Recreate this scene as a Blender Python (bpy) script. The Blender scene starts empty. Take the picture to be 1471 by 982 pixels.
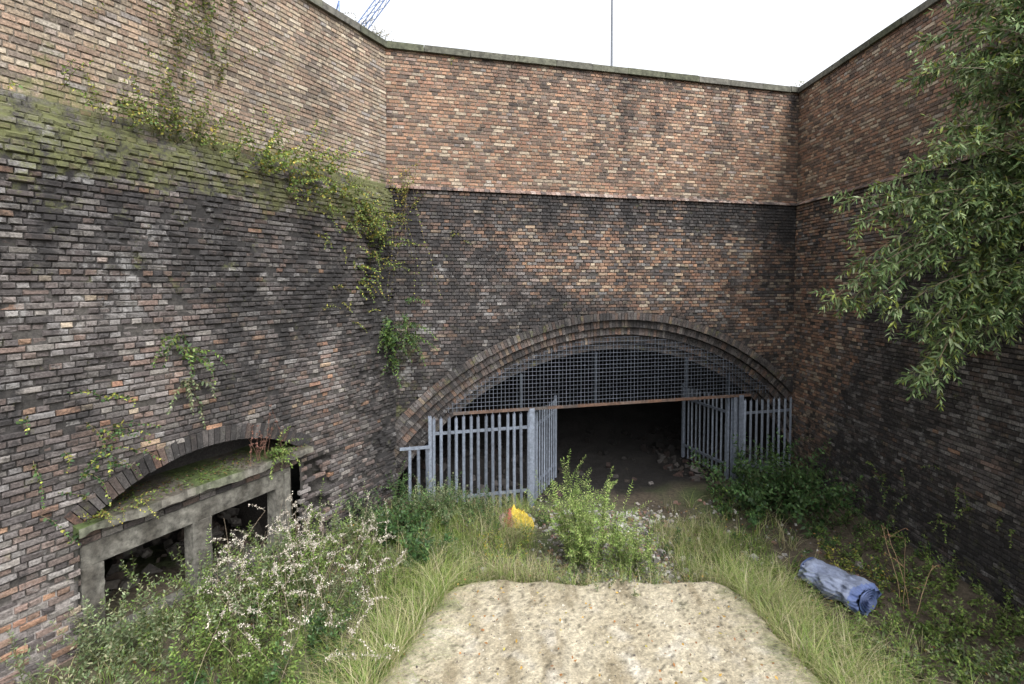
import bpy, math, random
from mathutils import Vector, noise, Quaternion
random.seed(7)
R=random.random; U=random.uniform; G=random.gauss
scene=bpy.context.scene
def sm(x,a,b):
    t=max(0.0,min(1.0,(x-a)/(b-a))); return t*t*(3-2*t)
def n2(x,y,s=1.0,o=0.0): return noise.noise(Vector((x*s+o,y*s-o*1.7,o*.37)))
def fbm(x,y,s=1.0,o=0.0):
    return n2(x,y,s,o)+.5*n2(x,y,s*2.1,o+5)+.25*n2(x,y,s*4.3,o+9)
def mix(a,b,t):
    t=max(0,min(1,t)); return (a[0]+(b[0]-a[0])*t,a[1]+(b[1]-a[1])*t,a[2]+(b[2]-a[2])*t)
def mul(a,k): return (a[0]*k,a[1]*k,a[2]*k)

# ---------------------------------------------------------------- materials
def mat_col(name,rough=.9,ns=30,amt=.35,bump=.3,metal=0.0,spec=.3,bd=.01,detail=3,stain=False):
    m=bpy.data.materials.new(name); m.use_nodes=True; nt=m.node_tree; N=nt.nodes; L=nt.links
    b=N['Principled BSDF']; b.inputs['Roughness'].default_value=rough; b.inputs['Metallic'].default_value=metal
    b.inputs['Specular IOR Level'].default_value=spec
    a=N.new('ShaderNodeAttribute'); a.attribute_name='Col'
    tc=N.new('ShaderNodeTexCoord')
    n=N.new('ShaderNodeTexNoise'); n.inputs['Scale'].default_value=ns; n.inputs['Detail'].default_value=detail
    n.inputs['Roughness'].default_value=.7; L.new(tc.outputs['Object'],n.inputs['Vector'])
    r=N.new('ShaderNodeMapRange'); r.inputs['From Min'].default_value=.3; r.inputs['From Max'].default_value=.7
    r.inputs['To Min'].default_value=1-amt; r.inputs['To Max'].default_value=1+amt; L.new(n.outputs['Fac'],r.inputs['Value'])
    vm=N.new('ShaderNodeVectorMath'); vm.operation='SCALE'
    L.new(a.outputs['Color'],vm.inputs[0]); L.new(r.outputs[0],vm.inputs['Scale'])
    out=vm.outputs[0]
    if stain:
        s=N.new('ShaderNodeAttribute'); s.attribute_name='St'
        sx=N.new('ShaderNodeSeparateColor'); L.new(s.outputs['Color'],sx.inputs[0])
        n3=N.new('ShaderNodeTexNoise'); n3.inputs['Scale'].default_value=3.6; n3.inputs['Detail'].default_value=8
        n3.inputs['Roughness'].default_value=.8; L.new(tc.outputs['Object'],n3.inputs['Vector'])
        nx=N.new('ShaderNodeSeparateColor'); L.new(n3.outputs['Color'],nx.inputs[0])
        def layer(out,ch,gain,off,col,mx):
            m1=N.new('ShaderNodeMath'); m1.operation='MULTIPLY_ADD'; L.new(nx.outputs[ch],m1.inputs[0]); m1.inputs[1].default_value=gain; m1.inputs[2].default_value=-.5*gain+off
            m2=N.new('ShaderNodeMath'); m2.operation='MULTIPLY_ADD'; L.new(sx.outputs[ch],m2.inputs[0]); m2.inputs[1].default_value=2.2; L.new(m1.outputs[0],m2.inputs[2])
            m3=N.new('ShaderNodeMapRange'); m3.inputs['From Min'].default_value=0; m3.inputs['From Max'].default_value=1
            m3.inputs['To Max'].default_value=mx; L.new(m2.outputs[0],m3.inputs['Value'])
            mxn=N.new('ShaderNodeMix'); mxn.data_type='RGBA'; L.new(m3.outputs[0],mxn.inputs[0]); L.new(out,mxn.inputs[6]); mxn.inputs[7].default_value=(*col,1)
            return mxn.outputs[2]
        out=layer(out,0,7.5,-.62,(.019,.018,.0185),.86)
        out=layer(out,1,8.0,-1.2,(.25,.245,.24),.60)
        out=layer(out,2,7.5,-.75,(.105,.112,.042),.75)
    L.new(out,b.inputs['Base Color'])
    if bump>0:
        bn=N.new('ShaderNodeBump'); bn.inputs['Strength'].default_value=bump; bn.inputs['Distance'].default_value=bd
        L.new(n.outputs['Fac'],bn.inputs['Height']); L.new(bn.outputs[0],b.inputs['Normal'])
    return m
M_brick=mat_col('weathered_brick',.92,38,.48,.95,bd=.01,stain=True)
M_mortar=mat_col('mortar',.95,30,.4,.8,stain=True)
M_conc=mat_col('mossy_concrete',.9,11,.65,.7,detail=7)
M_ground=mat_col('soil',.95,14,.5,.9,bd=.03,detail=5)
M_path=mat_col('sandy_grit',.95,34,.42,1.0,bd=.02,detail=5)
M_rock=mat_col('rubble_stone',.9,20,.35,.5)
M_galv=mat_col('galvanised_steel',.5,14,.3,.1,metal=.3,spec=.5)
M_rust=mat_col('rusty_steel',.85,14,.4,.3)
M_cloth=mat_col('plastic_sheet',.7,9,.25,.5,spec=.3,bd=.02,detail=5)
M_dead=mat_col('dry_stem',.9,20,.25,0)
def mat_leaf():
    m=bpy.data.materials.new('foliage'); m.use_nodes=True; nt=m.node_tree; N=nt.nodes; L=nt.links
    b=N['Principled BSDF']; b.inputs['Roughness'].default_value=.55; b.inputs['Specular IOR Level'].default_value=.35
    a=N.new('ShaderNodeAttribute'); a.attribute_name='Col'
    L.new(a.outputs['Color'],b.inputs['Base Color'])
    t=N.new('ShaderNodeBsdfTranslucent'); L.new(a.outputs['Color'],t.inputs['Color'])
    mx=N.new('ShaderNodeMixShader'); mx.inputs[0].default_value=.3
    L.new(b.outputs[0],mx.inputs[1]); L.new(t.outputs[0],mx.inputs[2]); L.new(mx.outputs[0],N['Material Output'].inputs['Surface'])
    return m
M_leaf=mat_leaf()

# ---------------------------------------------------------------- mesh builder
class MB:
    def __init__(s): s.v=[]; s.f=[]; s.c=[]
    def add(s,vs,fs,col):
        b=len(s.v); s.v.extend(vs); s.f.extend([tuple(b+i for i in f) for f in fs]); s.c.extend([col]*len(vs))
    def build(s,name,mat,parent=None,smooth=False):
        me=bpy.data.meshes.new(name); me.from_pydata([tuple(p) for p in s.v],[],s.f)
        at=me.attributes.new('Col','FLOAT_COLOR','POINT')
        fl=[]
        for c in s.c: fl.extend((c[0],c[1],c[2],1.0))
        at.data.foreach_set('color',fl)
        if mat in (M_brick,M_mortar):
            a2=me.attributes.new('St','FLOAT_COLOR','POINT'); fl=[]
            for c in s.c: fl.extend((c[3],c[4],c[5],1.0) if len(c)>3 else (.25,.0,.0,1.0))
            a2.data.foreach_set('color',fl)
        me.materials.append(mat)
        if smooth: me.polygons.foreach_set('use_smooth',[True]*len(me.polygons))
        me.update()
        o=bpy.data.objects.new(name,me); scene.collection.objects.link(o)
        if parent: o.parent=parent
        return o
def empty(name):
    e=bpy.data.objects.new(name,None); scene.collection.objects.link(e); return e
class Fr:
    def __init__(s,o,u,n): s.o=o; s.u=u; s.n=n
    def P(s,u,d,z): return (s.o[0]+u*s.u[0]+d*s.n[0], s.o[1]+u*s.u[1]+d*s.n[1], z)
A=(-2.63,10.6); B=(7.40,13.1)
_l=math.hypot(10.03,2.5); WB=_l
FB=Fr(A,(10.03/_l,2.5/_l),(2.5/_l,-10.03/_l))
_m=math.hypot(.523,1)
FL=Fr(A,(-.523/_m,-1/_m),(1/_m,-.523/_m))
FR=Fr(B,(0,-1),(-1,0))
BOXF=[(0,1,2,3),(7,6,5,4),(0,4,5,1),(1,5,6,2),(2,6,7,3),(3,7,4,0)]
def box(mb,fr,u0,u1,d0,d1,z0,z1,col,j=0.0):
    vs=[(u0,d1,z0),(u1,d1,z0),(u1,d1,z1),(u0,d1,z1),(u0,d0,z0),(u1,d0,z0),(u1,d0,z1),(u0,d0,z1)]
    if j: vs=[(a+U(-j,j),b+U(-j,j),c+U(-j,j)) for a,b,c in vs]
    mb.add([fr.P(*v) for v in vs],BOXF,col)

# ---------------------------------------------------------------- brick colours
KW=.74
WARM=[mul(c,KW) for c in [(.32,.185,.12),(.27,.15,.105),(.36,.215,.14),(.41,.31,.22),(.23,.14,.10),(.17,.115,.09),(.08,.067,.062),(.45,.38,.29),(.30,.195,.135),(.26,.18,.14),(.12,.09,.075)]]
BUFF=[mul(c,.74) for c in [(.35,.275,.20),(.40,.33,.245),(.33,.23,.17),(.31,.25,.19),(.45,.39,.305),(.27,.19,.145),(.17,.14,.12),(.35,.255,.185)]]
PURP=[(.10,.083,.079),(.072,.062,.061),(.125,.096,.084),(.15,.104,.086),(.115,.104,.10),(.062,.056,.056),(.155,.138,.13),(.20,.185,.17)]
SOOT=(.023,.022,.0225)
def st_back(u,z):
    f=fbm(u,z,.7,3); g=fbm(u,z,1.6,11); v=fbm(u*3,z*.35,1,21)
    if z>2.02:
        s=.14+.26*f+.26*v+.25*sm(z,4.2,4.85)+.3*sm(u,9.6,10.3)+.45*sm(v,.0,.5)*sm(z,2.6,4); return s,.07+.08*g,.0,0
    line=(u-2.6)+(z-.55)*1.58+.25*g
    right=sm(line,-.15,.25)*(1-sm(z,.9,1.35)*.8)
    s=1.0*(1-right)+.46*right
    s+=.34*f+.36*v+.25*sm(z,1.2,1.8)
    s+=.55*sm(u,8.6,9.8)*sm(z,-1.4,-.2)
    s=s-.08*(1-sm(z,.6,1.3))*sm(u,6,8)
    rr=math.hypot(u-5.34,z+7.86)
    s+=.45*(1-sm(rr,7.1,7.8))
    p=.04+.42*sm(g,.0,.6)*(1-right)*(1-sm(z,.4,.9))+.22*(1-sm(u,.3,1.3))*sm(-z,0,1.2)
    m=.3*(1-sm(u,.2,1.2))*sm(-z,.6,1.4)
    return s,p,m,.35+.4*(1-right)
def st_left(u,z):
    f=fbm(u,z,.55,31); g=fbm(u,z,1.5,41); v=fbm(u*2.6,z*.35,1,51); h=fbm(u,z,.9,55)
    led=sm(z,.85+.45*g,1.5)*(1-sm(z,2.15,2.5))
    if z>2.05:
        s=.04+.22*f+.40*v; m=.28*sm(v,.1,.7)*sm(u,2.4,4)+.34*led+.34*(1-sm(z,2.05,3.0))*sm(g,-.3,.4)
        p=.14+.3*sm(g,.25,.8)+.5*max(0,1-abs(u-2.9)/.35)*sm(z,2.9,3.5)*sm(v,-.4,.4)
        return s,p,m,-1
    s=.84+.80*f+.50*v+.35*h
    s-=.28*max(0,1-math.hypot((u-3.2)/2.4,(z+1.4)/1.1))
    p=.12+.42*sm(g,-.2,.6)*(sm(u,3.2,5.5)*.9+.40)*(.35+.65*sm(z,-2.6,-.5))
    m=.62*led*(.8+.5*f)+.34*sm(fbm(u,z,1.1,77),-.1,.6)*sm(z,-.8,1.0)
    s*=1-.4*led
    if u>5.50 and z<-3.35: return .12,.05,.0,.8
    if u>5.3 and z<-2.4: s*=.7; p+=.15
    return s,p,m,.93
def st_right(u,z):
    f=fbm(u,z,.6,61); g=fbm(u,z,1.5,71); v=fbm(u*3,z*.35,1,81)
    if z>2.02: return .06+.22*f+.28*v+.2*sm(z,4.3,4.85)+.2*(1-sm(u,0,.5)),.10+.05*g,0,0
    line=u-(2.74+(z+.79)*.433)+.3*g
    d=sm(line,-.15,.35)
    d*=1-.3*sm(z,-.4,.5)
    s=.42*(1-d)+.95*d+.36*f+.36*v+.25*sm(z,1.1,1.9)
    s+=.4*(1-sm(z,-4.0,-2.9))
    p=.02+d*(.20+.42*sm(g,-.1,.5)*max(0,1-abs(z+1.9+(u-3)*.15)/1.6))
    m=.2*(1-sm(z,-4.4,-3.0))
    return s,p,m,.25+.68*d
def clampst(s,p,m): return (max(0,min(1.1,s)),max(0,min(1,p)),max(0,min(1,m)))
def bcol(st,u,z):
    s,p,m,k=st(u,z)
    if k==-1: base=random.choice(BUFF); mean=(.25,.195,.145)
    elif R()<k: base=random.choice(PURP); mean=(.105,.089,.083)
    else: base=random.choice(WARM); mean=(.20,.13,.09)
    base=mul(mix(base,mean,.2),U(.8,1.2)*(1+.2*n2(u,z,.7,90)))
    c=mix(base,mul(SOOT,U(.8,1.8)),max(0,min(.86,s*.60+G(0,.13))))
    if R()<p*.5: c=mix(c,(.26,.25,.245),U(.15,.5))
    return c+clampst(s*.44+G(0,.03),p,m)
def mcol(st,u,z):
    s,p,m,k=st(u,z)
    base=(.15,.13,.105) if k<=0 else (.06,.055,.05)
    if k==.8 and z<-3.3: base=(.22,.20,.19)
    c=mix(base,(.020,.019,.019),max(0,min(.85,s*.8)))
    return c+clampst(s*.44,p*.8,m)

# ---------------------------------------------------------------- holes & offsets
ARCU,ARCZ,RO=5.34,-7.86,7.15
def hole_back(u,z): return math.hypot(u-ARCU,z-ARCZ)<RO-.01
NCU,NCZ,NR,TL=3.9,-4.87,2.56,.67
def hole_left(u,z):
    if 2.42<u<5.48 and -4.36<z<-2.76: return True
    return z>=-2.8 and math.hypot(u-NCU,z-NCZ)<NR+.20 and abs(math.atan2(u-NCU,z-NCZ))<TL
def off_flat(u,z): return (.06 if z<2.0 else 0)+.012*n2(u,z,.8,2)
def notch(u,z):
    return 1.65+.12*(math.floor((z+4.6)/.15)%3)<u<2.3 and -4.5<z<-3.1
def off_left(u,z):
    o=.2*(1-sm(z,1.62+.14*n2(u,0,1.5),2.12))+.02*n2(u,z,.9,5)
    if z<1.5: o+=.045*fbm(u,z,1.3,15)
    if z<1.4 and u<1.1: o+=.08*fbm(u,z,3,25)
    return o
def bricks(mb,fr,st,u0,u1,z0,z1,off,hole,jit,miss):
    r=0; z=z0+.0375
    while z<z1:
        pitch=.235 if r%2==0 else .1175
        u=u0-R()*.03-(.059 if r%2 else 0)
        while u<u1:
            p=pitch if R()>.18 or pitch<.2 else .1175
            a=max(u,u0); b=min(u+p-.010,u1); uc=(a+b)/2
            u+=p
            if b-a<.03: continue
            zc=z+.012*n2(uc,z,.5,8)
            if hole(uc,zc): continue
            low=z<1.9
            ms=miss if low else .0008
            if fr is FL and z<1.4 and uc<1.0: ms=miss*9
            if fr is FL and notch(uc,z): ms=.9
            if R()<ms: continue
            jj=jit if low else .0028
            o=off(uc,z)+G(0,jj)
            if R()<.08 and low: o-=U(.008,.04)
            e=U(.003,.008) if not(fr is FL and low) else U(.004,.015); h=.0325-U(0,.0025)
            d=o-.07
            q=[(a+e*U(.5,1.5),o+G(0,jj*.6),zc-h+e),(b-e*U(.5,1.5),o+G(0,jj*.6),zc-h+e),(b-e*U(.5,1.5),o+G(0,jj*.6),zc+h-e*U(.5,1.4)),(a+e,o+G(0,jj*.6),zc+h-e*U(.5,1.4)),
               (a,o-.016,zc-h),(b,o-.016,zc-h),(b,o-.016,zc+h),(a,o-.016,zc+h)]
            q2=q+[(a,d,zc-h),(b,d,zc-h),(b,d,zc+h),(a,d,zc+h)]
            mb.add([fr.P(*v) for v in q2],[(0,1,2,3),(0,4,5,1),(1,5,6,2),(2,6,7,3),(3,7,4,0),(4,8,9,5),(5,9,10,6),(6,10,11,7),(7,11,8,4)],bcol(st,uc,z))
        z+=.075; r+=1
def mortar(fr,st,u0,u1,z0,z1,off,hole,name,parent,step=.09):
    mb=MB(); nu=int((u1-u0)/step)+1; nz=int((z1-z0)/step)+1
    for j in range(nz+1):
        for i in range(nu+1):
            u=u0+(u1-u0)*i/nu; z=z0+(z1-z0)*j/nz
            o=off(u,z)-(.013 if z>2 else .022)
            if fr is FL and notch(u,z): o-=.22
            mb.v.append(fr.P(u,o,z)); mb.c.append(mcol(st,u,z))
    for j in range(nz):
        for i in range(nu):
            u=u0+(u1-u0)*(i+.5)/nu; z=z0+(z1-z0)*(j+.5)/nz
            if hole(u,z): continue
            k=j*(nu+1)+i; mb.f.append((k,k+1,k+nu+2,k+nu+1))
    return mb.build(name,M_mortar,parent,True)
def coping(fr,u0,u1,name,parent):
    mb=MB(); u=u0
    while u<u1:
        L=U(.85,1.0); b=min(u+L-.012,u1)
        c=mul(mix((.10,.095,.085),(.06,.065,.04),R()),U(.8,1.2))
        dz=U(-.006,.006)
        box(mb,fr,u,b,-.34,.07,4.855+dz,4.985+dz,c,.004)
        box(mb,fr,u,b,-.30,.03,4.985+dz,5.01+dz,c,.004)
        u+=L
    mb.build(name,M_conc,parent)
def string(fr,u0,u1,name,parent):
    mb=MB(); u=u0
    while u<u1:
        c=mul(random.choice([(.20,.13,.105),(.22,.155,.13),(.16,.11,.09),(.26,.21,.185),(.08,.065,.06)]),U(.7,1.05))
        o=G(0,.006); w=.108
        vs=[(u,.11+o,1.965),(u+w,.11+o,1.965),(u+w,.10+o,1.99),(u,.10+o,1.99),(u,-.02,1.965),(u+w,-.02,1.965),(u+w,.0,2.05),(u,.0,2.05)]
        mb.add([fr.P(*v) for v in vs],BOXF,c+(.3*R()+.2*sm(n2(u,0,1.3,5),-.2,.4),.06,0)); u+=.1175
    mb.build(name,M_brick,parent)
def wall(fr,st,u0,u1,off,hole,strg,jit,miss):
    e=empty('brick_wall')
    mb=MB(); bricks(mb,fr,st,u0,u1,-5.4,4.85,off,hole,jit,miss)
    mb.build('bricks',M_brick,e)
    mortar(fr,st,u0,u1,-5.4,4.86,off,hole,'mortar_bed',e)
    coping(fr,u0-.06,u1,'coping',e)
    if strg: string(fr,u0,u1,'string_course',e)
    m2=MB(); box(m2,fr,u0-.3,u1,-.42,-.34,2.3,4.85,(.2,.13,.1)); m2.build('rear_face',M_brick,e)
    return e
nohole=lambda u,z: False
wall(FB,st_back,-.04,WB+.08,off_flat,hole_back,True,.004,.004)
wall(FL,st_left,0,9.6,off_left,hole_left,False,.008,.010)
wall(FR,st_right,-.06,10.2,off_flat,nohole,True,.004,.004)

# ---------------------------------------------------------------- tunnel portal
tun=empty('brick_arch_tunnel')
mb=MB(); mm=MB()
NR_=5; T=.185
def q(t,r,d): return FB.P(ARCU+math.sin(t)*r,d,ARCZ+math.cos(t)*r)
for k in range(NR_):
    ro=RO-k*T; ri=ro-T; d1=.075-k*.085; d0=d1-.22
    dth=.078/ri; th=-1.05
    while th<1.05:
        t0=th+.004/ri; t1=th+dth-.006/ri; th+=dth
        tm=(t0+t1)/2; uc=ARCU+math.sin(tm)*ro; zc=ARCZ+math.cos(tm)*ro
        if zc<-5.6 or uc<-.4 or uc>WB+.4: continue
        s=max(0,min(.92,.66+.34*fbm(uc,zc,.8,k*7)+G(0,.12)+(.10 if k>2 else 0)))
        c=mix(mul(mix(random.choice(WARM[:6]+PURP+PURP),(.11,.09,.08),.3),U(.85,1.15)),mul(SOOT,U(.8,1.6)),s)
        c=c+(s*.5,.18+(.16 if uc<2.5 else 0),.26 if k==0 and R()<.4 else .10)
        j=G(0,.006); o=G(0,.007)
        a,b=ri+.008+j*.5,ro-.008+j*.5
        mb.add([q(t0,a,d1+o),q(t1,a,d1+o),q(t1,b,d1+o),q(t0,b,d1+o),q(t0,a,d0),q(t1,a,d0),q(t1,b,d0),q(t0,b,d0)],BOXF,c)
    n=90
    for i in range(n):
        t0=-1.05+2.1*i/n; t1=-1.05+2.1*(i+1)/n
        c=(.035,.033,.031)
        mm.add([q(t0,ri+.008,d1-.018),q(t1,ri+.008,d1-.018),q(t1,ro,d1-.018),q(t0,ro,d1-.018)],[(0,1,2,3)],c)
        mm.add([q(t0,ri+.012,d1-.018),q(t1,ri+.012,d1-.018),q(t1,ri+.012,d1-.3),q(t0,ri+.012,d1-.3)],[(0,1,2,3)],c)
mb.build('arch_rings',M_brick,tun); mm.build('arch_mortar',M_mortar,tun)
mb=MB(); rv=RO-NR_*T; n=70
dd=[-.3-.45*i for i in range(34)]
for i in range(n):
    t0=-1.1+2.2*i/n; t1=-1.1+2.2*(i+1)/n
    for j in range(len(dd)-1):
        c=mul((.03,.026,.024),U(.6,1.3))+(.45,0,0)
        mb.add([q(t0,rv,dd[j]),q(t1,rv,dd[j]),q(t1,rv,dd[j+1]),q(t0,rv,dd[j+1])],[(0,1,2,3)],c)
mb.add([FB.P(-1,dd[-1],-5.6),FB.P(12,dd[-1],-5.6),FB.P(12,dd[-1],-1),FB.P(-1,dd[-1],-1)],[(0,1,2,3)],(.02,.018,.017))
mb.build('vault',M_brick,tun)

# ---------------------------------------------------------------- ground
def dleft(x,y): return (x-A[0])*FL.n[0]+(y-A[1])*FL.n[1]
def dback(x,y): return (x-A[0])*FB.n[0]+(y-A[1])*FB.n[1]
def gz(x,y):
    dl=dleft(x,y); z=-5.1
    if y<10.9: z+=.8*(1-sm(dl,.2,2.9))*(.55+.45*(1-sm(y,6,10)))
    z+=.25*(1-sm(7.4-x,.0,1.0))*(1-sm(y,11,12.5))
    db=dback(x,y)
    if db<0:
        z+=.9*sm(-db,2.5,7)+.10*fbm(x,y,1.4,4)+.35*sm(-db,.3,2.2)*sm(x,4.2,6.5)+.5*sm(-db,.6,2)*(1-sm(x,-.5,1.6))
    z+=.05*fbm(x,y,.9,1)+.02*fbm(x,y,4,2)
    return z
mb=MB(); x0,x1,y0,y1=-16,14,-12,29; st_=.16
nx=int((x1-x0)/st_); ny=int((y1-y0)/st_)
for j in range(ny+1):
    for i in range(nx+1):
        x=x0+i*st_; y=y0+j*st_; z=gz(x,y); mb.v.append((x,y,z))
        f=fbm(x,y,.8,6)
        c=mix((.05,.04,.029),(.085,.07,.05),.5+.6*f)
        rub=max(0,1-abs(x-2.0)/1.4)*sm(y,7.6,8.4)*(1-sm(y,10.5,11.6))
        c=mix(c,(.19,.178,.155),rub*.7*sm(fbm(x,y,2,16),-.5,.4))
        gr=sm(f+.4*n2(x,y,3),-.2,.5)*(1-sm(x,4.5,5.5))*(1-rub)
        c=mix(c,(.045,.07,.022),gr*.7)
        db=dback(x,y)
        if db<.3: c=mix(c,mul((.010,.009,.0085),.7+.5*R()),sm(-db,-.3,.4))  # tunnel shade put into the soil colour, near black past the portal
        mb.c.append(c)
for j in range(ny):
    for i in range(nx):
        k=j*(nx+1)+i; mb.f.append((k,k+1,k+nx+2,k+nx+1))
mb.build('ground',M_ground,None,True)
mb=MB(); zt=3.6
pa=FL.P(-.4,-.45,zt); pb=FB.P(WB+.5,-.45,zt); pl=FL.P(9.6,-.45,zt); pr=FR.P(10.2,-.45,zt); c=(.12,.13,.07)
Bg=900
mb.add([pa,pb,(Bg,Bg,zt),(-Bg,Bg,zt),pl,(-Bg,pl[1],zt),pr,(Bg,pr[1],zt)],[(0,1,2,3),(4,0,3,5),(1,6,7,2)],c)
mb.build('upper_ground',M_ground)

def pathd(x,y):
    xl=-1.0-(7.95-y)*.30+.10*fbm(y,0,1.3,3); xr=3.55+(7.7-y)*.13+.12*fbm(y,3,1.2,5); yf=7.95+.16*fbm(x,1,1.1,8)-.03*x
    a,b,c=x-xl,xr-x,yf-y
    d=min(a,b,c)
    r=.6
    aa=min(a,b)
    if aa<r and c<r: d=min(d,r-math.hypot(r-aa,r-c))
    return d+.03*n2(x,y,5,2)
def pz(x,y):
    d=pathd(x,y); return -4.75-.62*(1-sm(d,-.42,.16))+.018*fbm(x,y,1.0,3)+.006*fbm(x,y,5,3)
mb=MB(); sx=.045; nx=int(9/sx); ny=int(8.6/sx)
for j in range(ny+1):
    for i in range(nx+1):
        x=-4.2+i*sx; y=0+j*sx; d=pathd(x,y)
        mb.v.append((x,y,pz(x,y)+U(-.004,.004)))
        c=mix((.27,.235,.165),(.37,.335,.255),.5+.5*fbm(x,y,1.6,2))
        c=mix(c,(.165,.135,.085),.65*sm(fbm(x*2.6,y*.7,1.6,9),.0,.6))
        c=mix(c,(.43,.41,.36),.5*sm(fbm(x,y,3,19),.1,.7)*(1-sm(y,6.2,7.8)))
        c=mix(c,(.10,.12,.05),.5*sm(fbm(x,y,2.2,29),.25,.8)*(1-sm(d,.2,1.1)))
        c=mul(c,U(.7,1.22)); c=mix((.10,.085,.055),c,sm(d,-.15,.12))
        if R()<.05: c=mul(c,.4)
        mb.c.append(c)
for j in range(ny):
    for i in range(nx):
        k=j*(nx+1)+i; mb.f.append((k,k+1,k+nx+2,k+nx+1))
mb.build('sandy_path',M_path,None,True)
def surf(x,y):
    z=gz(x,y)
    if -4.2<x<4.8 and 0<y<8.6: z=max(z,pz(x,y))
    return z

# ---------------------------------------------------------------- rubble
def rock(mb,p,s,col,flat=.6):
    ax=Vector((G(0,1),G(0,1),G(0,1))).normalized()
    qn=Quaternion(ax,U(0,3)); vs=[]
    for sx_,sy_,sz_ in [(-1,-1,-1),(1,-1,-1),(1,1,-1),(-1,1,-1),(-1,-1,1),(1,-1,1),(1,1,1),(-1,1,1)]:
        v=Vector((sx_*U(.6,1),sy_*U(.4,.8),sz_*U(.3,flat)))*s*.5; v=qn@v
        vs.append((p[0]+v.x,p[1]+v.y,p[2]+v.z))
    mb.add(vs,[(3,2,1,0),(4,5,6,7),(0,1,5,4),(1,2,6,5),(2,3,7,6),(3,0,4,7)],col)
mb=MB()
for i in range(2800):
    x=G(2.0,.75); y=U(7.9,11.0)
    if i%6==0: x=U(-1,6.6); y=U(8,11.6)
    s=abs(G(.028,.038))+.018
    rock(mb,(x,y,surf(x,y)+s*.15),s,mul(random.choice([(.28,.27,.25),(.38,.37,.35),(.22,.2,.18),(.22,.14,.11),(.13,.12,.11)]),U(.6,1.1)))
mb.build('rubble',M_rock)
mb=MB()
for i in range(700):
    u=U(.2,10.2); d=-U(.2,4); p=FB.P(u,d,0); s=abs(G(.1,.08))+.05
    if 4.0<u<7.4 and R()<.85: continue
    rock(mb,(p[0],p[1],gz(p[0],p[1])+s*.1),s,mul(random.choice([(.10,.09,.085),(.06,.05,.042),(.07,.046,.04),(.13,.12,.115)]),U(.4,.9)*(1-.9*sm(-d,.3,2.8))))  # stone colour fades with depth to paint in the tunnel's darkness
mb.build('rubble',M_rock)
mb=MB()
for i in range(2600):
    x=U(-1.8,4.0); y=U(3,8)
    if pathd(x,y)<.0: continue
    s=U(.006,.02)+(.02 if R()<.05 else 0); rock(mb,(x,y,pz(x,y)+s*.15),s,mul(random.choice([(.45,.42,.36),(.26,.24,.20),(.10,.09,.08),(.13,.11,.09)]),U(.7,1.1)))
mb.build('gravel',M_rock)

# ---------------------------------------------------------------- niche in left wall
fw=empty('concrete_window_surround')
mb=MB(); cc=lambda k=1: mul((.125,.12,.105),k*U(.7,1.2))
D=.205; P=FL.P
n=60; SU0,SU1=2.28,5.52
for i in range(n):
    u0=SU0+(SU1-SU0)*i/n; u1=SU0+(SU1-SU0)*(i+1)/n
    def fd(u): return D+.14+.07*fbm(u,0,2.6,3)
    def zz(u): return -2.765+.03*n2(u,0,2)
    def zb_(u): return -2.885+.035*fbm(u,4,3,2)
    mc=mix((.07,.062,.05),(.045,.062,.02),sm(n2(u0,1,2.3,8),-.3,.3)); mc=mul(mc,U(.8,1.2))
    vs=[P(u0,fd(u0),zb_(u0)),P(u1,fd(u1),zb_(u1)),P(u1,fd(u1)-.01,zz(u1)-.02),P(u0,fd(u0)-.01,zz(u0)-.02),P(u1,-.55,zz(u1)+.02),P(u0,-.55,zz(u0)+.02),P(u0,-.2,zb_(u0)),P(u1,-.2,zb_(u1))]
    mb.add(vs[:4],[(0,1,2,3)],mix(mc,cc(),.6))
    mb.add(vs,[(3,2,4,5),(6,7,1,0)]+([(0,3,5,6)] if i==0 else [])+([(1,7,4,2)] if i==n-1 else []),mc)
mb.build('slab',M_conc,fw)
mb=MB()
def member(u0,u1,d0,d1,z0,z1,k,nu,nz):
    base=len(mb.v)
    def vcol(u,z): return mix(cc(k),(.04,.036,.03),.8*sm(fbm(u*2,z,2.2,33),-.3,.5))
    for b in range(nz+1):
        for a in range(nu+1):
            u=u0+(u1-u0)*a/nu; z=z0+(z1-z0)*b/nz
            ed=(a in (0,nu)) or (b in (0,nz))
            mb.v.append(P(u+(U(-.006,.006) if a in (0,nu) else 0),d1+U(-.005,.005)-(.008 if ed else 0),z)); mb.c.append(vcol(u,z))
    for b in range(nz):
        for a in range(nu):
            q_=base+b*(nu+1)+a; mb.f.append((q_,q_+1,q_+nu+2,q_+nu+1))
    box(mb,FL,u0,u1,d0,d1-.012,z0,z1,cc(k))
member(2.60,5.44,D-.26,D-.02,-3.33,-3.07,1,40,4)
for a,b in [(2.60,2.88),(3.92,4.18),(5.22,5.44)]:
    member(a,b,D-.24,D-.015,-4.5,-3.335,.9,4,18)
box(mb,FL,2.66,2.76,D-.1,D+.03,-4.5,-3.1,cc(.8),.01)
for a,b in [(2.88,3.92),(4.18,5.22)]: box(mb,FL,a,b,D-.24,D-.04,-4.5,-4.28,cc(.7))
mb.build('frame',M_conc,fw)
mb=MB(); u=2.45
while u<5.35:
    for z_ in (-3.06,-2.985):
        box(mb,FL,u,u+.22,D-.2,D-.05+G(0,.004),z_,z_+.066,mul(random.choice(PURP),U(.5,1)),.002)
    u+=.232
box(mb,FL,2.42,5.48,D-.22,D-.07,-3.07,-2.9,(.04,.037,.034))
def q2(t,r,d): return FL.P(NCU+math.sin(t)*r,d,NCZ+math.cos(t)*r)
n=30
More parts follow.
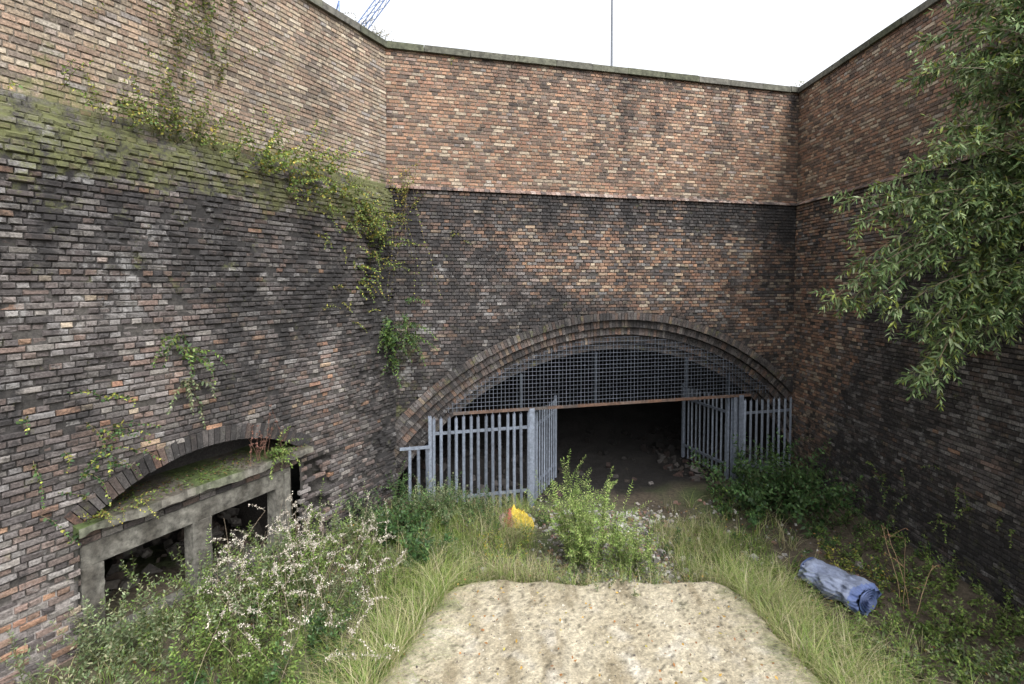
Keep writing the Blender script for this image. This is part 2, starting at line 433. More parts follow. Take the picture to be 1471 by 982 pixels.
for i in range(n):
    t0=-TL+2*TL*i/n; t1=-TL+2*TL*(i+1)/n
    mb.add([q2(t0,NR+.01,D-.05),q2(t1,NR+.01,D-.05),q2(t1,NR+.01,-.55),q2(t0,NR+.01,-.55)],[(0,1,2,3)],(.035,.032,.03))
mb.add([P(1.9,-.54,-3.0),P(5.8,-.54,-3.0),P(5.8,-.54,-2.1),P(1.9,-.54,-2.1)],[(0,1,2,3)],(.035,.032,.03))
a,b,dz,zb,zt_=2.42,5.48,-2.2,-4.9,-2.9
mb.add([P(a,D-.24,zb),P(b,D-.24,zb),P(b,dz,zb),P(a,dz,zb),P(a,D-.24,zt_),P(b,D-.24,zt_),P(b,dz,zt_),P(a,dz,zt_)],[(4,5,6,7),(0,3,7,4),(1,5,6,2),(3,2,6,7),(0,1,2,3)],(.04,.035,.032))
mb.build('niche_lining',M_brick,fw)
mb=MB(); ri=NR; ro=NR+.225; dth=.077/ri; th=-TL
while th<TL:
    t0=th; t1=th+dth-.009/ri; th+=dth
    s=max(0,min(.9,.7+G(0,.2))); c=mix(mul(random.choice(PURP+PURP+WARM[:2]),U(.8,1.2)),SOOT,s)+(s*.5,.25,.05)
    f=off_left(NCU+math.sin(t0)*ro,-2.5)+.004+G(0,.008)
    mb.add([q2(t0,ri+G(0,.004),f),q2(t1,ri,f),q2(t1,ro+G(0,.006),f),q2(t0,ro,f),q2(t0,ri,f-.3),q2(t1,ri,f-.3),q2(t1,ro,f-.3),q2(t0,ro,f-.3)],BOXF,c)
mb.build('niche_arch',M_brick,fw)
mb=MB()
for i in range(260):
    u=U(2.5,5.4); d=-U(.1,2.1); s=U(.05,.28); p=FL.P(u,d,-4.75+.75*sm(-d,.1,2)+.25*fbm(u,d,1.5,3))
    rock(mb,p,s,mul(random.choice([(.09,.08,.07),(.07,.055,.045),(.12,.11,.10)]),U(.5,1)))
mb.build('rubble',M_rock)

# ---------------------------------------------------------------- fences
SC=(.17,.195,.24)
def pale_(mb,fr,u,d,z0,z1):
    w=.034; c=mul(SC,U(.7,1.25)); h=z1-.09
    pr=[(-w,-.012),(-w*.45,.010),(0,.0),(w*.45,.010),(w,-.012)]
    lean=G(0,.009)
    vs=[]
    for (a,b) in pr: vs.append(fr.P(u+a,d+b,z0))
    for (a,b) in pr: vs.append(fr.P(u+a+lean,d+b,h))
    tips=[h+.045,h+.02,h+.09,h+.02,h+.045]
    for (a,b),t in zip(pr,tips): vs.append(fr.P(u+a*.9+lean,d+b,t))
    fs=[]
    for r in (0,5):
        for i in range(4): fs.append((r+i,r+i+1,r+i+6,r+i+5))
    mb.add(vs,fs,c)
def panel(mb,fr,u0,u1,d,z0,z1,sp=.165,rz=None):
    n=max(1,int(round(abs(u1-u0)/sp)))
    for i in range(n+1):
        pale_(mb,fr,u0+(u1-u0)*i/n,d+.03,z0+U(-.01,.01),z1+G(0,.006))
    for z_ in (rz or (z0+.35,z1-.38)):
        box(mb,fr,min(u0,u1)-.03,max(u0,u1)+.03,d-.03,d+.012,z_-.03,z_+.03,mul(SC,.8))
def post(mb,fr,u,d,z0,z1,w=.1):
    c=mul(SC,U(.85,1.1))
    box(mb,fr,u-w/2,u+w/2,d-.062,d-.05,z0,z1,c); box(mb,fr,u-w/2,u+w/2,d+.05,d+.062,z0,z1,c)
    box(mb,fr,u-.006,u+.006,d-.05,d+.05,z0,z1,mul(c,.9))
mb=MB()
panel(mb,FB,.93,3.05,.16,-5.05,-2.88)
post(mb,FB,3.13,.12,-5.2,-2.84,.12)
post(mb,FB,.86,.10,-5.2,-2.9,.07)
panel(mb,FB,.42,.80,.16,-5.05,-3.46,rz=(-4.7,))
box(mb,FB,.22,.86,.17,.21,-3.56,-3.50,SC)
mb.build('palisade_fence',M_galv)
mb=MB()
panel(mb,FB,8.72,10.1,.16,-5.05,-2.93)
post(mb,FB,8.62,.12,-5.2,-2.84,.13); post(mb,FB,8.46,.10,-5.2,-2.84,.08)
mb.build('palisade_fence',M_galv)
def gate(p0,p1):
    L=math.hypot(p1[0]-p0[0],p1[1]-p0[1]); ux=((p1[0]-p0[0])/L,(p1[1]-p0[1])/L)
    fr=Fr(p0,ux,(ux[1],-ux[0])); mb=MB()
    panel(mb,fr,.08,L,0,-5.0,-2.92,.16)
    for u in (.0,L+.04): box(mb,fr,u-.03,u+.03,-.03,.03,-5.02,-2.9,SC)
    mb.build('palisade_gate',M_galv)
g0=FB.P(3.25,.0,0); gate((g0[0],g0[1]),(1.10,12.7))
g0=FB.P(8.36,.0,0); gate((g0[0],g0[1]),(4.92,14.2))

ms=empty('wire_mesh_screen'); mb=MB()
RM=RO-NR_*T+.36; ZB=-2.83; DM=.14
def hgt(u): 
    v=RM*RM-(u-ARCU)**2
    return ARCZ+math.sqrt(v) if v>0 else -99
cw=(.075,.085,.105); u=.9
while u<9.6:
    h=hgt(u)
    if h>ZB+.05: box(mb,FB,u-.005,u+.005,DM-.006,DM+.006,ZB,h,mul(cw,U(.6,1.4)))
    u+=.09
z=ZB+.1
while z<hgt(ARCU):
    hw=math.sqrt(max(0,RM*RM-(z-ARCZ)**2))
    box(mb,FB,ARCU-hw,ARCU+hw,DM+.007,DM+.017,z-.005,z+.005,mul(cw,U(.8,1.2))); z+=.09
mb.build('wires',M_galv,ms)
mb=MB()
for u in (2.9,4.7,7.1,8.3): box(mb,FB,u-.03,u+.03,DM-.08,DM-.03,ZB,hgt(u)-.32,(.05,.06,.075))
mb.build('uprights',M_galv,ms)
mb=MB(); u=1.35
while u<8.75:
    box(mb,FB,u,u+.36,DM-.05,DM+.03,ZB-.055,ZB-.0,mul(mix((.10,.058,.04),(.06,.056,.053),R()),U(.8,1.2))); u+=.36
mb.build('bottom_beam',M_rust,ms)

# ---------------------------------------------------------------- vegetation
GREENS=[(.11,.175,.035),(.09,.15,.032),(.14,.205,.05),(.075,.125,.03),(.17,.21,.06)]
DARK=[(.035,.08,.025),(.05,.10,.03),(.065,.12,.035),(.03,.065,.022)]
YEL=[(.30,.29,.06),(.22,.26,.05),(.16,.21,.045),(.12,.17,.035),(.36,.28,.06)]
BUD=[(.11,.18,.065),(.16,.23,.09),(.08,.135,.05),(.21,.28,.12),(.12,.185,.06),(.29,.35,.19),(.05,.09,.035),(.22,.26,.06)]
GREY=[(.14,.185,.09),(.18,.215,.12),(.11,.155,.065),(.09,.135,.055),(.22,.22,.13)]
def leaf(mb,p,d,L,w,col,fold=.25):
    d=Vector(d).normalized(); s=d.cross(Vector((G(0,.5),G(0,.5),1)))
    if s.length<1e-3: s=Vector((1,0,0))
    s.normalize(); up=s.cross(d); p=Vector(p)
    m=p+d*L*.42; t=p+d*L-up*L*.12
    mb.add([p,m+s*w-up*w*fold,t,m-s*w-up*w*fold],[(0,1,2),(0,2,3)],mul(col,U(.75,1.25)))
def tube(mb,pts,r0,r1,col):
    n=len(pts); vs=[]; fs=[]
    for i,p in enumerate(pts):
        r=r0+(r1-r0)*i/(n-1); t=(pts[min(i+1,n-1)]-pts[max(i-1,0)]).normalized()
        a=t.cross(Vector((.3,.2,1)));
        if a.length<.05: a=t.cross(Vector((1,0,0)))
        a.normalize(); b=t.cross(a)
        for k in range(3):
            an=k*2.094; vs.append(p+a*math.cos(an)*r+b*math.sin(an)*r)
    for i in range(n-1):
        for k in range(3): fs.append((i*3+k,i*3+(k+1)%3,i*3+3+(k+1)%3,i*3+3+k))
    mb.add(vs,fs,col)
def stempts(p,d,L,n,droop,wob):
    p=Vector(p); d=Vector(d).normalized(); pts=[p.copy()]
    for i in range(n):
        d=(d+Vector((G(0,wob),G(0,wob),G(0,wob)-droop))).normalized(); p=p+d*(L/n); pts.append(p.copy())
    return pts
def leafy(mb,p,d,L,cols,ll,lw,step,droop=.05,wob=.08,r=.005,start=.15,stem=(.10,.10,.05),ldroop=.2,n=8,spread=1.0):
    pts=stempts(p,d,L,n,droop,wob); tube(mb,pts,r,r*.35,stem)
    t=L*start; a=R()*6; sh=U(.7,1.25)
    while t<L:
        i=min(n-1,int(t/L*n)); f=t/L*n-i; q_=pts[i].lerp(pts[i+1],f); ax=(pts[i+1]-pts[i]).normalized()
        a1=ax.cross(Vector((.2,.1,1)));
        if a1.length<.05: a1=Vector((1,0,0))
        a1.normalize(); b1=ax.cross(a1); k=1-.5*(t/L)
        for s in (0,math.pi):
            dr=a1*math.cos(a+s)*spread+b1*math.sin(a+s)*spread+ax*.6+Vector((0,0,-ldroop))
            leaf(mb,q_,dr,ll*k*U(.7,1.25),lw*k*U(.8,1.2),mul(random.choice(cols),sh*(.7+.5*t/L)))
        a+=1.57+G(0,.3); t+=step*U(.7,1.3)
    for s in range(3): leaf(mb,pts[-1],(pts[-1]-pts[-2])+Vector((G(0,.02),G(0,.02),G(0,.02))),ll*.5,lw*.5,random.choice(cols))
    return pts
# big buddleia on right wall
mb=MB()
roots=[Vector((7.33,6.7,.9)),Vector((7.33,6.3,2.2)),Vector((7.33,6.9,.1))]
tg=[(5.0,7.2,.95),(5.15,7.4,.5),(5.4,7.0,1.3),(5.25,7.2,.1),(5.5,7.3,-.3),(5.7,7.2,-1.35),(5.95,7.0,-1.2),(6.15,7.3,-.6),(6.4,7.0,.1),(6.0,7.5,.5),(4.95,7.3,-.1),
(6.3,7.3,2.3),(6.15,7.2,3.0),(6.45,7.2,3.6),(6.65,7.0,4.3),(6.9,7.3,3.1),(6.0,7.0,1.9),(6.6,7.1,1.5),(6.0,7.1,1.1),(5.65,6.9,.7),(6.5,7.6,.6),(6.3,7.4,-.1),(6.9,7.4,.0),(6.9,7.7,1.1),(5.9,7.2,1.5),(6.5,7.0,-.7),(6.9,7.2,2.1),(6.8,6.9,4.8),(5.85,7.1,-.8),(7.0,7.2,1.4),(6.7,7.0,2.8),(6.9,7.0,-.6),(6.7,6.8,5.3),(6.6,7.2,-1.0),(6.2,7.1,.9),(6.9,6.9,3.8)]
for t in tg:
    t=Vector(t)
    for rep in range(2):
        e=t+Vector((G(0,.14),G(0,.2),G(0,.17)))
        r0=roots[1] if t.z>2 else (roots[2] if t.z<-.2 else roots[0])
        r0=r0+Vector((0,G(0,.1),G(0,.15)))
        c=(r0+e)/2+Vector((.0,0,.5+.25*R()))
        n=10; pts=[]
        for i in range(n+1):
            f=i/n; pts.append(r0*(1-f)**2+c*2*f*(1-f)+e*f*f)
        tube(mb,pts,.014,.004,(.16,.12,.08))
        for i in range(3,n+1):
            ax=(pts[i]-pts[i-1]).normalized()
            for k in range(2 if i<n else 4):
                d=ax*.8+Vector((G(0,.6),G(0,.6),G(0,.5)))
                leafy(mb,pts[i],d,U(.2,.45),BUD,.17,.021,.055,.10,.1,.003,.1,(.15,.17,.08),.35,4)
            for k in range(3):
                leaf(mb,pts[i-1].lerp(pts[i],R()),ax*.5+Vector((G(0,1),G(0,1),G(-.2,.6))),U(.13,.2),.021,random.choice(BUD))
mb.build('buddleia_bush',M_leaf)

def wallplant(name,fr,u,z,d,n,L,cols,ll,lw,step,droop=.1,up=.7,su=.3,sz=.15,wob=.12,spread=1.0,outw=.7):
    mb=MB()
    for i in range(n):
        uu=u+G(0,su); z_=z+G(0,sz); p=fr.P(uu,d,z_)
        dr=(fr.n[0]*outw+fr.u[0]*G(0,.6),fr.n[1]*outw+fr.u[1]*G(0,.6),up+G(0,.35))
        leafy(mb,p,dr,L*U(.5,1.3),cols,ll,lw,step,droop,wob,.004,.1,(.13,.10,.06),.25,7,spread)
    mb.build(name,M_leaf)
wallplant('ledge_shrub',FL,2.5,1.75,.2,52,.95,YEL+GREENS,.075,.024,.045,.10,.6,.55,.18)
wallplant('ledge_shrub',FL,1.5,1.35,.2,32,.7,YEL+GREENS,.065,.022,.045,.14,.3,.4,.22)
wallplant('ledge_shrub',FL,.75,.95,.22,30,.65,GREENS+YEL,.075,.026,.045,.08,.5,.2,.28)
wallplant('ledge_shrub',FL,.9,.25,.22,16,.55,YEL+GREENS,.065,.022,.045,.15,.2,.28,.2)
wallplant('ledge_shrub',FL,3.2,1.95,.15,24,.65,YEL+GREENS,.065,.02,.05,.05,.9,.35,.1)
wallplant('ledge_shrub',FL,4.3,1.95,.1,32,.9,GREENS+YEL,.065,.02,.05,-.03,1.2,.3,.1,outw=.25)
wallplant('ledge_shrub',FL,4.85,2.0,.1,24,.6,YEL+GREENS,.06,.018,.05,.1,.5,.5,.1)
wallplant('climbing_vine',FL,4.0,3.1,.04,34,1.1,YEL+GREENS,.065,.02,.055,.0,1.2,.3,.4,outw=.12)
wallplant('climbing_vine',FL,3.8,4.2,.04,30,.85,GREENS,.065,.02,.055,.1,.6,.35,.3,outw=.12)
wallplant('climbing_vine',FL,5.1,3.9,.04,16,.7,YEL+[(.2,.1,.05)],.05,.014,.06,.0,.9,.3,.4,outw=.12)
wallplant('corner_shrub',FB,.2,-1.15,.22,46,.72,DARK+GREENS[:2],.10,.02,.035,.12,.3,.18,.24)
wallplant('hanging_fern',FL,4.35,-.85,.22,12,.5,DARK+GREENS,.08,.02,.04,.32,.2,.09,.13)
wallplant('hanging_fern',FL,4.2,-1.3,.22,8,.4,GREY,.08,.02,.04,.34,.1,.08,.12)
wallplant('ivy',FL,5.35,-2.0,.22,24,.45,DARK+YEL[:2],.055,.022,.04,.12,.2,.22,.3)
wallplant('ivy',FL,1.4,-.3,.2,7,.35,YEL,.05,.018,.04,.2,.2,.3,.3)
wallplant('fern',FL,2.95,-2.72,.28,16,.4,GREENS,.07,.018,.03,.15,.8,.1,.02)
wallplant('moss_weeds',FL,5.15,-2.72,.3,12,.25,YEL,.04,.014,.03,.2,.6,.15,.02)
wallplant('fern',FB,1.45,1.0,.06,5,.2,YEL,.05,.012,.03,.2,.4,.08,.04)
wallplant('ledge_shrub',FB,.35,1.75,.1,14,.7,YEL+[(.2,.12,.05)],.06,.018,.05,.02,.6,.15,.2,outw=.3)
wallplant('coping_weeds',FL,.25,5.02,-.1,26,.28,[(.17,.16,.05),(.12,.14,.05),(.2,.15,.06)],.04,.012,.03,.1,.6,.35,.01)
wallplant('coping_weeds',FB,1.3,4.8,.02,3,.2,YEL,.05,.014,.04,.2,.2,.05,.05)
wallplant('coping_weeds',FR,.2,5.0,.05,4,.2,YEL,.05,.014,.04,.1,.8,.1,.02)
wallplant('ivy',FR,5.3,-3.6,.06,9,.4,GREENS,.06,.02,.04,.2,.2,.4,.3)
wallplant('ivy',FR,3.7,-3.9,.06,9,.4,DARK+GREENS,.06,.02,.04,.2,.2,.5,.25)
mb=MB()
for i in range(6):
    p=FB.P(.10+.11*i,.1,2.0+G(0,.1)); leafy(mb,p,(G(0,.1),-.1,-1),U(1.6,2.6),YEL,.05,.016,.13,.0,.09,.003,.05,(.16,.11,.07),.2,14)
mb.build('hanging_vine',M_leaf)
mb=MB()
for i in range(12):
    p=FL.P(3.05+G(0,.16),.25,-2.75); pts=stempts(p,(G(0,.15),G(0,.15),1),U(.45,.9),6,.0,.1); tube(mb,pts,.004,.002,(.10,.055,.04))
    for q_ in pts[2:]:
        for k in range(7): leaf(mb,q_,(G(0,1),G(0,1),G(0,1)),.035,.008,(.12,.06,.045))
mb.build('dried_plant',M_dead)
mb=MB()
for i in range(1500):
    u=U(2.35,5.45); d=U(-.4,.34); leaf(mb,FL.P(u,d,-2.75),(G(0,1),G(0,1),U(0,.5)),U(.02,.05),.012,random.choice([(.06,.10,.02),(.10,.14,.03),(.12,.07,.03),(.05,.065,.015),(.07,.05,.03)]))
mb.build('slab_moss',M_leaf)

STRAW=[(.38,.34,.19),(.34,.31,.16),(.29,.30,.13),(.45,.41,.27)]
GG=[(.15,.235,.05),(.19,.27,.055),(.11,.185,.035),(.22,.28,.075)]
def blade(mb,p,az,h,lean,w,col):
    dx,dy=math.cos(az),math.sin(az); px,py=-dy,dx; vs=[]; 
    for i in range(4):
        f=i/3; r=lean*h*(f**1.8); z=h*(f-.38*lean*f*f*f); ww=w*(1-f*.9)
        x=p[0]+dx*r; y=p[1]+dy*r
        vs.append((x-px*ww,y-py*ww,p[2]+z)); vs.append((x+px*ww,y+py*ww,p[2]+z))
    mb.add(vs,[(0,1,3,2),(2,3,5,4),(4,5,7,6)],col)
mb=MB()
def tuft(x,y,n,h,straw):
    z=surf(x,y)-.02; k=U(.6,1.15)
    for i in range(n):
        c=random.choice(STRAW) if R()<straw else random.choice(GG)
        blade(mb,(x+G(0,.05),y+G(0,.05),z),U(0,6.28),h*U(.5,1.25),U(.25,1.3),U(.003,.006),mul(c,k*U(.65,1.2)))
cnt=0
for i in range(7500):
    x=U(-5.5,5.8); y=U(4.2,11.2)
    if dleft(x,y)<.25 or dback(x,y)<.3: continue
    pd=pathd(x,y) if y<8.6 else -9
    if pd>.05: continue
    left=x<1.0
    if left:
        if y>8.3 and x>.35+.1*n2(x,y,2): continue
        strip=-2.0-(8-y)*.15
        dens=.75 if x>strip else .18
        if R()>dens*(.3+.7*sm(n2(x,y,1.2,3),-.4,.3)): continue
        tuft(x,y,14,(.48 if x>-2.6 else .3)*(1+.5*n2(x,y,.9,44)),.36+.6*(n2(x,y,.8,9)))
    else:
        band=x>2.85 and x<4.85-.10*(y-6)+.35*n2(y,0,1)
        if y>8.6: band=2.7<x<4.1 and y<10.3
        if x<2.85 and R()>.04: continue
        if not band and R()>.10: continue
        if R()>.35+.5*sm(n2(x,y,1.4,13),-.4,.3): continue
        tuft(x,y,14,.46*(1+.5*n2(x,y,.9,47)),.5+.4*n2(x,y,.9,19))
    cnt+=1
for i in range(340):
    s=R()<.5; y=U(4.8,8.3)
    x=(-1.0-(7.95-y)*.30-U(-.15,.5)) if s else (3.55+(7.7-y)*.13+U(-.1,.6))
    z=surf(x,y)-.02
    for k in range(12): blade(mb,(x+G(0,.05),y+G(0,.05),z),U(0,6.28),U(.4,.9),U(.7,1.4),.0035,mul(random.choice(STRAW+GG),U(.7,1.2)))
for i in range(90):
    x=U(-1.2,3.6); y=7.95+U(-.15,.35); z=surf(x,y)-.02
    for k in range(10): blade(mb,(x+G(0,.05),y+G(0,.05),z),U(0,6.28),U(.2,.5),U(.5,1.3),.0035,mul(random.choice(STRAW+GG),U(.8,1.2)))
for i in range(13000):
    if R()<.6: x=U(-3.4,.5); y=U(4.5,10.2)
    else: x=U(2.9,4.9); y=U(4.8,10)
    if y<8.6 and pathd(x,y)>-.05: continue
    blade(mb,(x,y,surf(x,y)-.01),U(0,6.28),U(.08,.2),U(.2,.9),.006,mul(random.choice(GG),U(.6,1.1)))
mb.build('grass',M_leaf)
print('tufts',cnt)

def bush(name,x,y,n,h,cols,ll,lw,step,sr=.2,droop=.04,lean=.35,r=.005,sub=0,ldroop=.2):
    mb=MB()
    for i in range(n):
        xx=x+G(0,sr); yy=y+G(0,sr); z=surf(xx,yy)-.03
        d=(G(0,lean)+ (xx-x)*.6,G(0,lean)+(yy-y)*.6,1)
        L=h*U(.6,1.15)
        pts=leafy(mb,(xx,yy,z),d,L,cols,ll,lw,step,droop,.07,r,.15,(.11,.12,.05),ldroop,8)
        for k in range(sub):
            q_=random.choice(pts[3:7]); leafy(mb,q_,(G(0,.8),G(0,.8),.8),L*.35,cols,ll*.8,lw*.8,step,droop,.07,r*.6,.1,(.11,.12,.05),ldroop,4)
    return mb.build(name,M_leaf)
FLB=[(.19,.28,.07),(.14,.22,.05),(.24,.32,.09),(.11,.175,.04),(.29,.33,.13)]
bush('fleabane_clump',1.32,8.7,36,1.65,FLB,.10,.014,.026,sr=.17,lean=.09,sub=4)
bush('fleabane_clump',2.0,8.5,24,1.1,FLB,.09,.013,.026,sr=.2,lean=.12,sub=4)
bush('weed_clump',1.5,8.3,34,.5,GREY+STRAW[:1],.06,.011,.025,sr=.4,lean=.4,sub=1)
bush('laurel_shrub',5.6,11.2,38,1.65,DARK,.17,.042,.08,sr=.38,lean=.45,sub=3,ldroop=.35)
bush('laurel_shrub',6.2,10.9,30,1.35,DARK,.17,.042,.08,sr=.33,lean=.5,sub=3,ldroop=.35)
bush('laurel_shrub',5.0,10.9,18,.75,DARK+GREENS[:1],.14,.034,.07,sr=.28,lean=.6,sub=2,ldroop=.35)
for (x,y,h,n,c,ll,lw) in [(-2.3,9.6,1.0,26,DARK,.08,.022),(-1.7,9.9,.95,24,GREY,.07,.017),(-1.9,9.0,.8,22,DARK,.13,.034),(-1.1,10.0,.8,20,DARK+GREY,.09,.02),
    (-.6,10.2,.7,20,DARK,.08,.02),(-2.7,8.7,.85,22,GREY,.08,.017),(-3.2,7.7,1.0,24,GREENS,.08,.016),(-3.5,7.0,1.0,26,GREY,.08,.015),(-4.0,6.3,.95,24,GREENS+GREY,.08,.016),
    (-3.2,6.5,1.0,26,GREENS,.085,.016),(-4.3,5.6,.9,24,GREY,.08,.016),(-3.6,5.5,.9,24,GREENS,.08,.016),(-3.0,5.9,.7,20,GREENS,.08,.016),(-4.6,5.0,.8,18,GREY,.08,.016),(-2.6,7.1,.75,20,GREY,.075,.014),(-3.0,5.1,.65,18,DARK,.12,.03),(-2.3,5.4,.5,14,GREENS,.09,.02),(-.2,9.3,.6,16,GREENS+YEL,.08,.017),(-2.1,7.9,.65,18,GREENS,.07,.015),(-2.4,6.3,.55,16,DARK,.10,.025),(-1.5,8.6,.6,16,GREY,.07,.014)]:
    bush('bank_weeds',x,y,n,h,c,ll,lw,.036,sr=.27,lean=.3,sub=2)
for (x,y,h,n,c) in [(6.9,9.6,.5,16,GREENS),(6.8,8.8,.45,16,DARK+GREENS),(6.9,8.0,.6,18,GREENS),(6.5,7.3,.55,18,GREENS),(5.9,7.0,.4,18,GREENS),(6.9,7.2,.65,18,GREENS),(6.2,8.9,.3,14,YEL),(4.9,6.9,.4,16,GREENS),(5.3,6.6,.45,18,GREENS+GREY),(6.4,9.9,.4,14,DARK),(4.6,6.0,.5,16,GREENS),(5.6,6.2,.5,18,GREENS),(6.9,10.3,.6,16,DARK),(2.9,9.5,.35,12,DARK),(.5,10.4,.35,12,DARK),(5.9,9.4,.2,10,DARK),(6.2,8.2,.35,14,DARK+YEL),(4.6,9.7,.25,12,DARK),(4.4,8.6,.3,14,GREENS),(5.95,7.8,.3,14,GREENS),(6.4,6.6,.5,16,GREENS+DARK),(6.9,6.5,.55,16,GREENS),(5.0,8.4,.2,10,DARK),(4.9,7.7,.28,14,GREENS),(6.5,9.3,.3,14,GREENS),(6.1,6.3,.45,16,GREY)]:
    bush('wall_foot_weeds',x,y,n,h,c,.085,.023,.04,sr=.3,lean=.6,sub=1)
mb=MB()
DRY=[(.34,.31,.26),(.26,.23,.19),(.44,.41,.36)]
for i in range(75):
    x=G(-2.95,.5); y=G(6.9,.65)
    if dleft(x,y)<.4: continue
    z=surf(x,y); pts=stempts((x,y,z),(G(.1,.3),G(0,.3),1),U(.8,1.3),9,.04,.07); tube(mb,pts,.004,.0015,(.22,.18,.13))
    for b_ in range(3):
        q_=pts[random.randint(5,9)]; sp=stempts(q_,(G(0,.7),G(0,.7),.8),U(.12,.28),5,.12,.08); tube(mb,sp,.002,.001,(.3,.26,.2))
        for qq in sp[1:]:
            for k in range(6): leaf(mb,qq+Vector((G(0,.008),G(0,.008),G(0,.012))),(G(0,1),G(0,1),G(0,1)),.026,.006,random.choice(DRY))
mb.build('dried_seed_heads',M_dead)
mb=MB()
for i in range(4):
    x=6.1+G(0,.12); y=7.6+G(0,.15); z=surf(x,y); pts=stempts((x,y,z),(G(0,.06),G(0,.06),1),U(.8,1.4),10,.0,.05); tube(mb,pts,.007,.003,(.30,.21,.13))
    for b_ in range(3):
        sp=stempts(pts[random.randint(6,9)],(G(0,.8),G(0,.8),.7),U(.12,.3),4,.1,.1); tube(mb,sp,.003,.002,(.28,.18,.11))
        for k in range(3): leaf(mb,sp[-1],(G(0,1),G(0,1),-.5),.05,.008,(.2,.11,.06))
mb.build('dry_stalks',M_dead)
mb=MB()
for i in range(900):
    x=U(-4.5,6.8); y=U(5,11); 
    if dleft(x,y)<.3: continue
    leaf(mb,(x,y,surf(x,y)+U(.01,.12)),(G(0,1),G(0,1),G(0,.3)),U(.03,.06),.016,random.choice([(.35,.22,.05),(.25,.12,.045),(.3,.26,.07),(.18,.09,.045)]))
mb.build('fallen_leaves',M_leaf)

# ---------------------------------------------------------------- blue roll
def roll():
    p0=Vector((5.5,7.55,0)); p1=Vector((5.1,8.45,0)); ax=(p1-p0).normalized(); sd=ax.cross(Vector((0,0,1))); L=(p1-p0).length
    zc=gz(5.3,8)+.225; mb=MB(); nu,nv=90,90
    for j in range(nv+1):
        f=j/nv
        for i in range(nu):
            a=2*math.pi*i/nu; ca,sa=math.cos(a),math.sin(a)
            r=.24*(1+.12*math.sin(2*a+1.2+f))*(1-.14*sm(abs(f-.5),.36,.5))
            w1=noise.noise(Vector((ca*1.8,sa*1.8,f*5)));
            rid=1-abs(noise.noise(Vector((ca*3.2+9,sa*3.2,f*4+2+ca))))*2
            rid2=1-abs(noise.noise(Vector((ca*5,sa*5+4,f*6))))*2
            r+=.05*w1+.03*rid*rid*(1 if rid>0 else 0)-.02+.022*rid2-.03*math.exp(-((f-.38-.12*ca)/.06)**2)
            p=p0+ax*(f*L+.04*math.sin(a*2)*(f-.5)*2)+sd*(ca*r*1.2)+Vector((0,0,zc+sa*r*.88-.03*sm(f,.3,.7)))
            mb.v.append(p); k=.5+.5*w1+.2*rid2
            mb.c.append(mix((.12,.145,.22),(.20,.23,.31),k) if f>.12 else mix((.06,.09,.22),(.12,.16,.30),k))
    for j in range(nv):
        for i in range(nu): mb.f.append((j*nu+i,j*nu+(i+1)%nu,(j+1)*nu+(i+1)%nu,(j+1)*nu+i))
    for end,s in ((p0,-1),(p1,1)):
        base=len(mb.v); n=110
        for i in range(n+1):
            a=i/n*math.pi*2*4; r=.20*(1-i/n*.92)*(1+.08*math.sin(3*a))
            for dp in (0,.05):
                p=end+ax*s*(dp*(.3+.7*(i%27)/27)-.02)+sd*(math.cos(a)*r*1.12)+Vector((0,0,zc+math.sin(a)*r*.92)); mb.v.append(p); mb.c.append((.10,.13,.24))
        for i in range(n): k=base+2*i; mb.f.append((k,k+1,k+3,k+2))
        base=len(mb.v); mb.v.append(end+ax*s*-.03+Vector((0,0,zc))); mb.c.append((.04,.06,.14))
        for i in range(24):
            a=i/24*6.2832; mb.v.append(end-ax*s*.01+sd*(math.cos(a)*.20*1.12)+Vector((0,0,zc+math.sin(a)*.20*.92))); mb.c.append((.05,.08,.17))
        for i in range(24): mb.f.append((base,base+1+i,base+1+(i+1)%24))
    mb.build('rolled_blue_mattress',M_cloth,None,True)
roll()
mb=MB(); n=34
for j in range(n+1):
    for i in range(n+1):
        a=(i/n-.5); b=(j/n-.5); x=.08+a*.7; y=10.25+b*.5
        e=(1-abs(a)*1.9)*(1-abs(b)*1.9)
        h=.42*max(0,e)**.55*(.75+.5*fbm(a*3,b*3,1,14))+.10*abs(fbm(a*7,b*7,1.2,4))-.02
        mb.v.append((x+.10*fbm(b*5,a*2,1,2),y+.09*fbm(a*5,b,1,6),gz(x,y)+.03+max(0,h))); 
        mb.c.append((.42,.31,.04) if a>-.1+.15*n2(a*5,b*5) else ((.26,.06,.05) if a>-.3 else (.30,.19,.2)))
for j in range(n):
    for i in range(n): k=j*(n+1)+i; mb.f.append((k,k+1,k+n+2,k+n+1))
mb.build('crumpled_yellow_tarp',M_cloth,None,True)

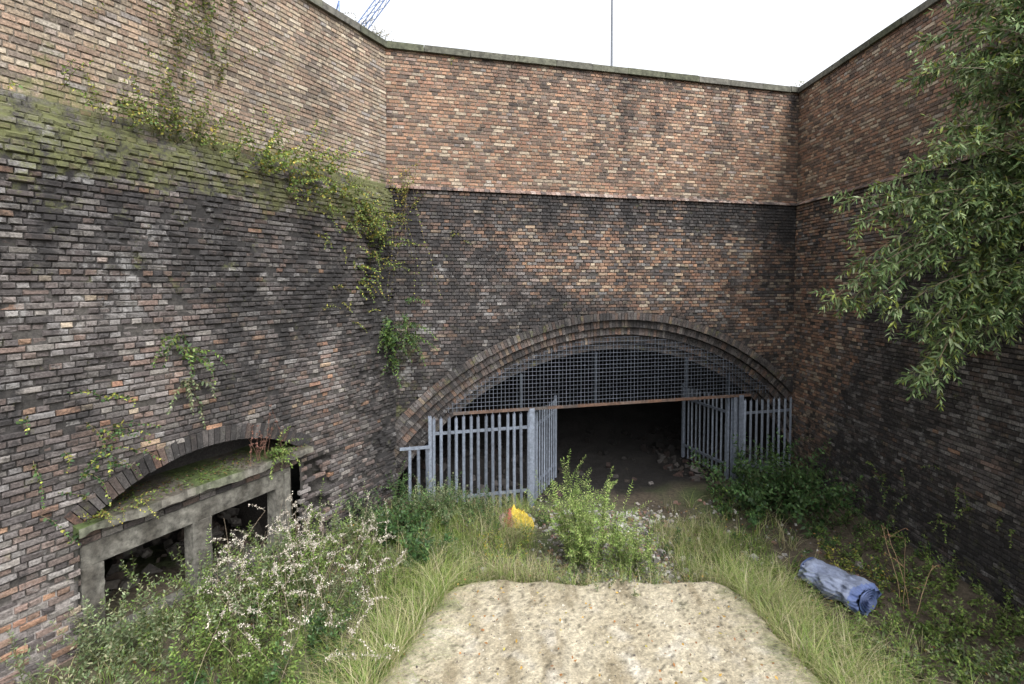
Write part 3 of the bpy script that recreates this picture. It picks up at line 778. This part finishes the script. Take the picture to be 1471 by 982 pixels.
# ---------------------------------------------------------------- beyond the wall
mb=MB(); n=12; rings=[(3.6,.12),(12,.10),(30,.06)]
for z,r in rings:
    for i in range(n): a=i/n*6.2832; mb.v.append((7.83+math.cos(a)*r,40+math.sin(a)*r,z)); mb.c.append((.10,.11,.13))
for k in range(2):
    for i in range(n): mb.f.append((k*n+i,k*n+(i+1)%n,(k+1)*n+(i+1)%n,(k+1)*n+i))
mb.add([(7.83+.2*sx_,40+.2*sy,z) for z in (3.6,3.75) for sx_,sy in ((-1,-1),(1,-1),(1,1),(-1,1))],[(3,2,1,0),(4,5,6,7),(0,1,5,4),(1,2,6,5),(2,3,7,6),(3,0,4,7)],(.12,.12,.13))
mb.build('flagpole',M_galv)
cr=MB(); CB=(.12,.18,.36)
def bar(a,b,r,c=CB): tube(cr,[Vector(a),Vector(b)],r,r,c)
def lattice(p0,p1,w,n):
    p0=Vector(p0); p1=Vector(p1); ax=(p1-p0).normalized(); s=ax.cross(Vector((0,1,0))).normalized(); t=ax.cross(s)
    cs=[s*w+t*w,s*w-t*w,-s*w-t*w,-s*w+t*w]
    for c in cs: bar(p0+c,p1+c,.07)
    for i in range(n):
        a=p0.lerp(p1,i/n); b=p0.lerp(p1,(i+1)/n)
        for k in range(4): bar(a+cs[k],b+cs[(k+1)%4],.035)
lattice((-20.3,60,3.6),(-20.3,60,26),.8,10)
lattice((-20.3,60,26.5),(-8.8,60,41.4),.45,12)
lattice((-20.3,60,27),(-25,60,27.5),.6,4)
bar((-22,60,27),(-20.3,60,33),.1); bar((-20.3,60,26),(-20.3,60,33),.1)
cr.add([(-25+dx,60+dy,25.5+dz) for dz in (0,2) for dx,dy in ((-.8,-.8),(.8,-.8),(.8,.8),(-.8,.8))],[(3,2,1,0),(4,5,6,7),(0,1,5,4),(1,2,6,5),(2,3,7,6),(3,0,4,7)],(.3,.3,.3))
cr.build('tower_crane',M_galv)

# ---------------------------------------------------------------- light, camera
w=bpy.data.worlds.new('World'); scene.world=w; w.use_nodes=True; nt=w.node_tree; bg=nt.nodes['Background']
sky=nt.nodes.new('ShaderNodeTexSky'); sky.sky_type='NISHITA'; sky.sun_disc=False
sky.sun_elevation=math.radians(52); sky.sun_rotation=math.radians(150); sky.air_density=1.0; sky.dust_density=6; sky.ozone_density=1
hs=nt.nodes.new('ShaderNodeHueSaturation'); hs.inputs['Saturation'].default_value=.14; hs.inputs['Value'].default_value=3.3
nt.links.new(sky.outputs[0],hs.inputs['Color']); nt.links.new(hs.outputs[0],bg.inputs[0]); bg.inputs[1].default_value=.15
sl=bpy.data.lights.new('sun','SUN'); sl.energy=.5; sl.angle=math.radians(20); sl.color=(1,.98,.95)
so=bpy.data.objects.new('sun',sl); scene.collection.objects.link(so)
az=math.radians(150); el=math.radians(52)
dv=Vector((math.sin(az)*math.cos(el),math.cos(az)*math.cos(el),math.sin(el)))
so.rotation_euler=dv.to_track_quat('Z','Y').to_euler(); so.location=dv*30
cam=bpy.data.cameras.new('camera'); co=bpy.data.objects.new('camera',cam); scene.collection.objects.link(co)
cam.sensor_width=36; cam.lens=720/1471*36; cam.clip_end=3000; cam.clip_start=.05
pit=2.0; co.rotation_euler=(math.radians(90-pit),0,0)
cam.shift_y=-(86-720*math.tan(math.radians(pit)))/1471
scene.camera=co
scene.view_settings.view_transform='Standard'; scene.view_settings.look='None'; scene.view_settings.exposure=0
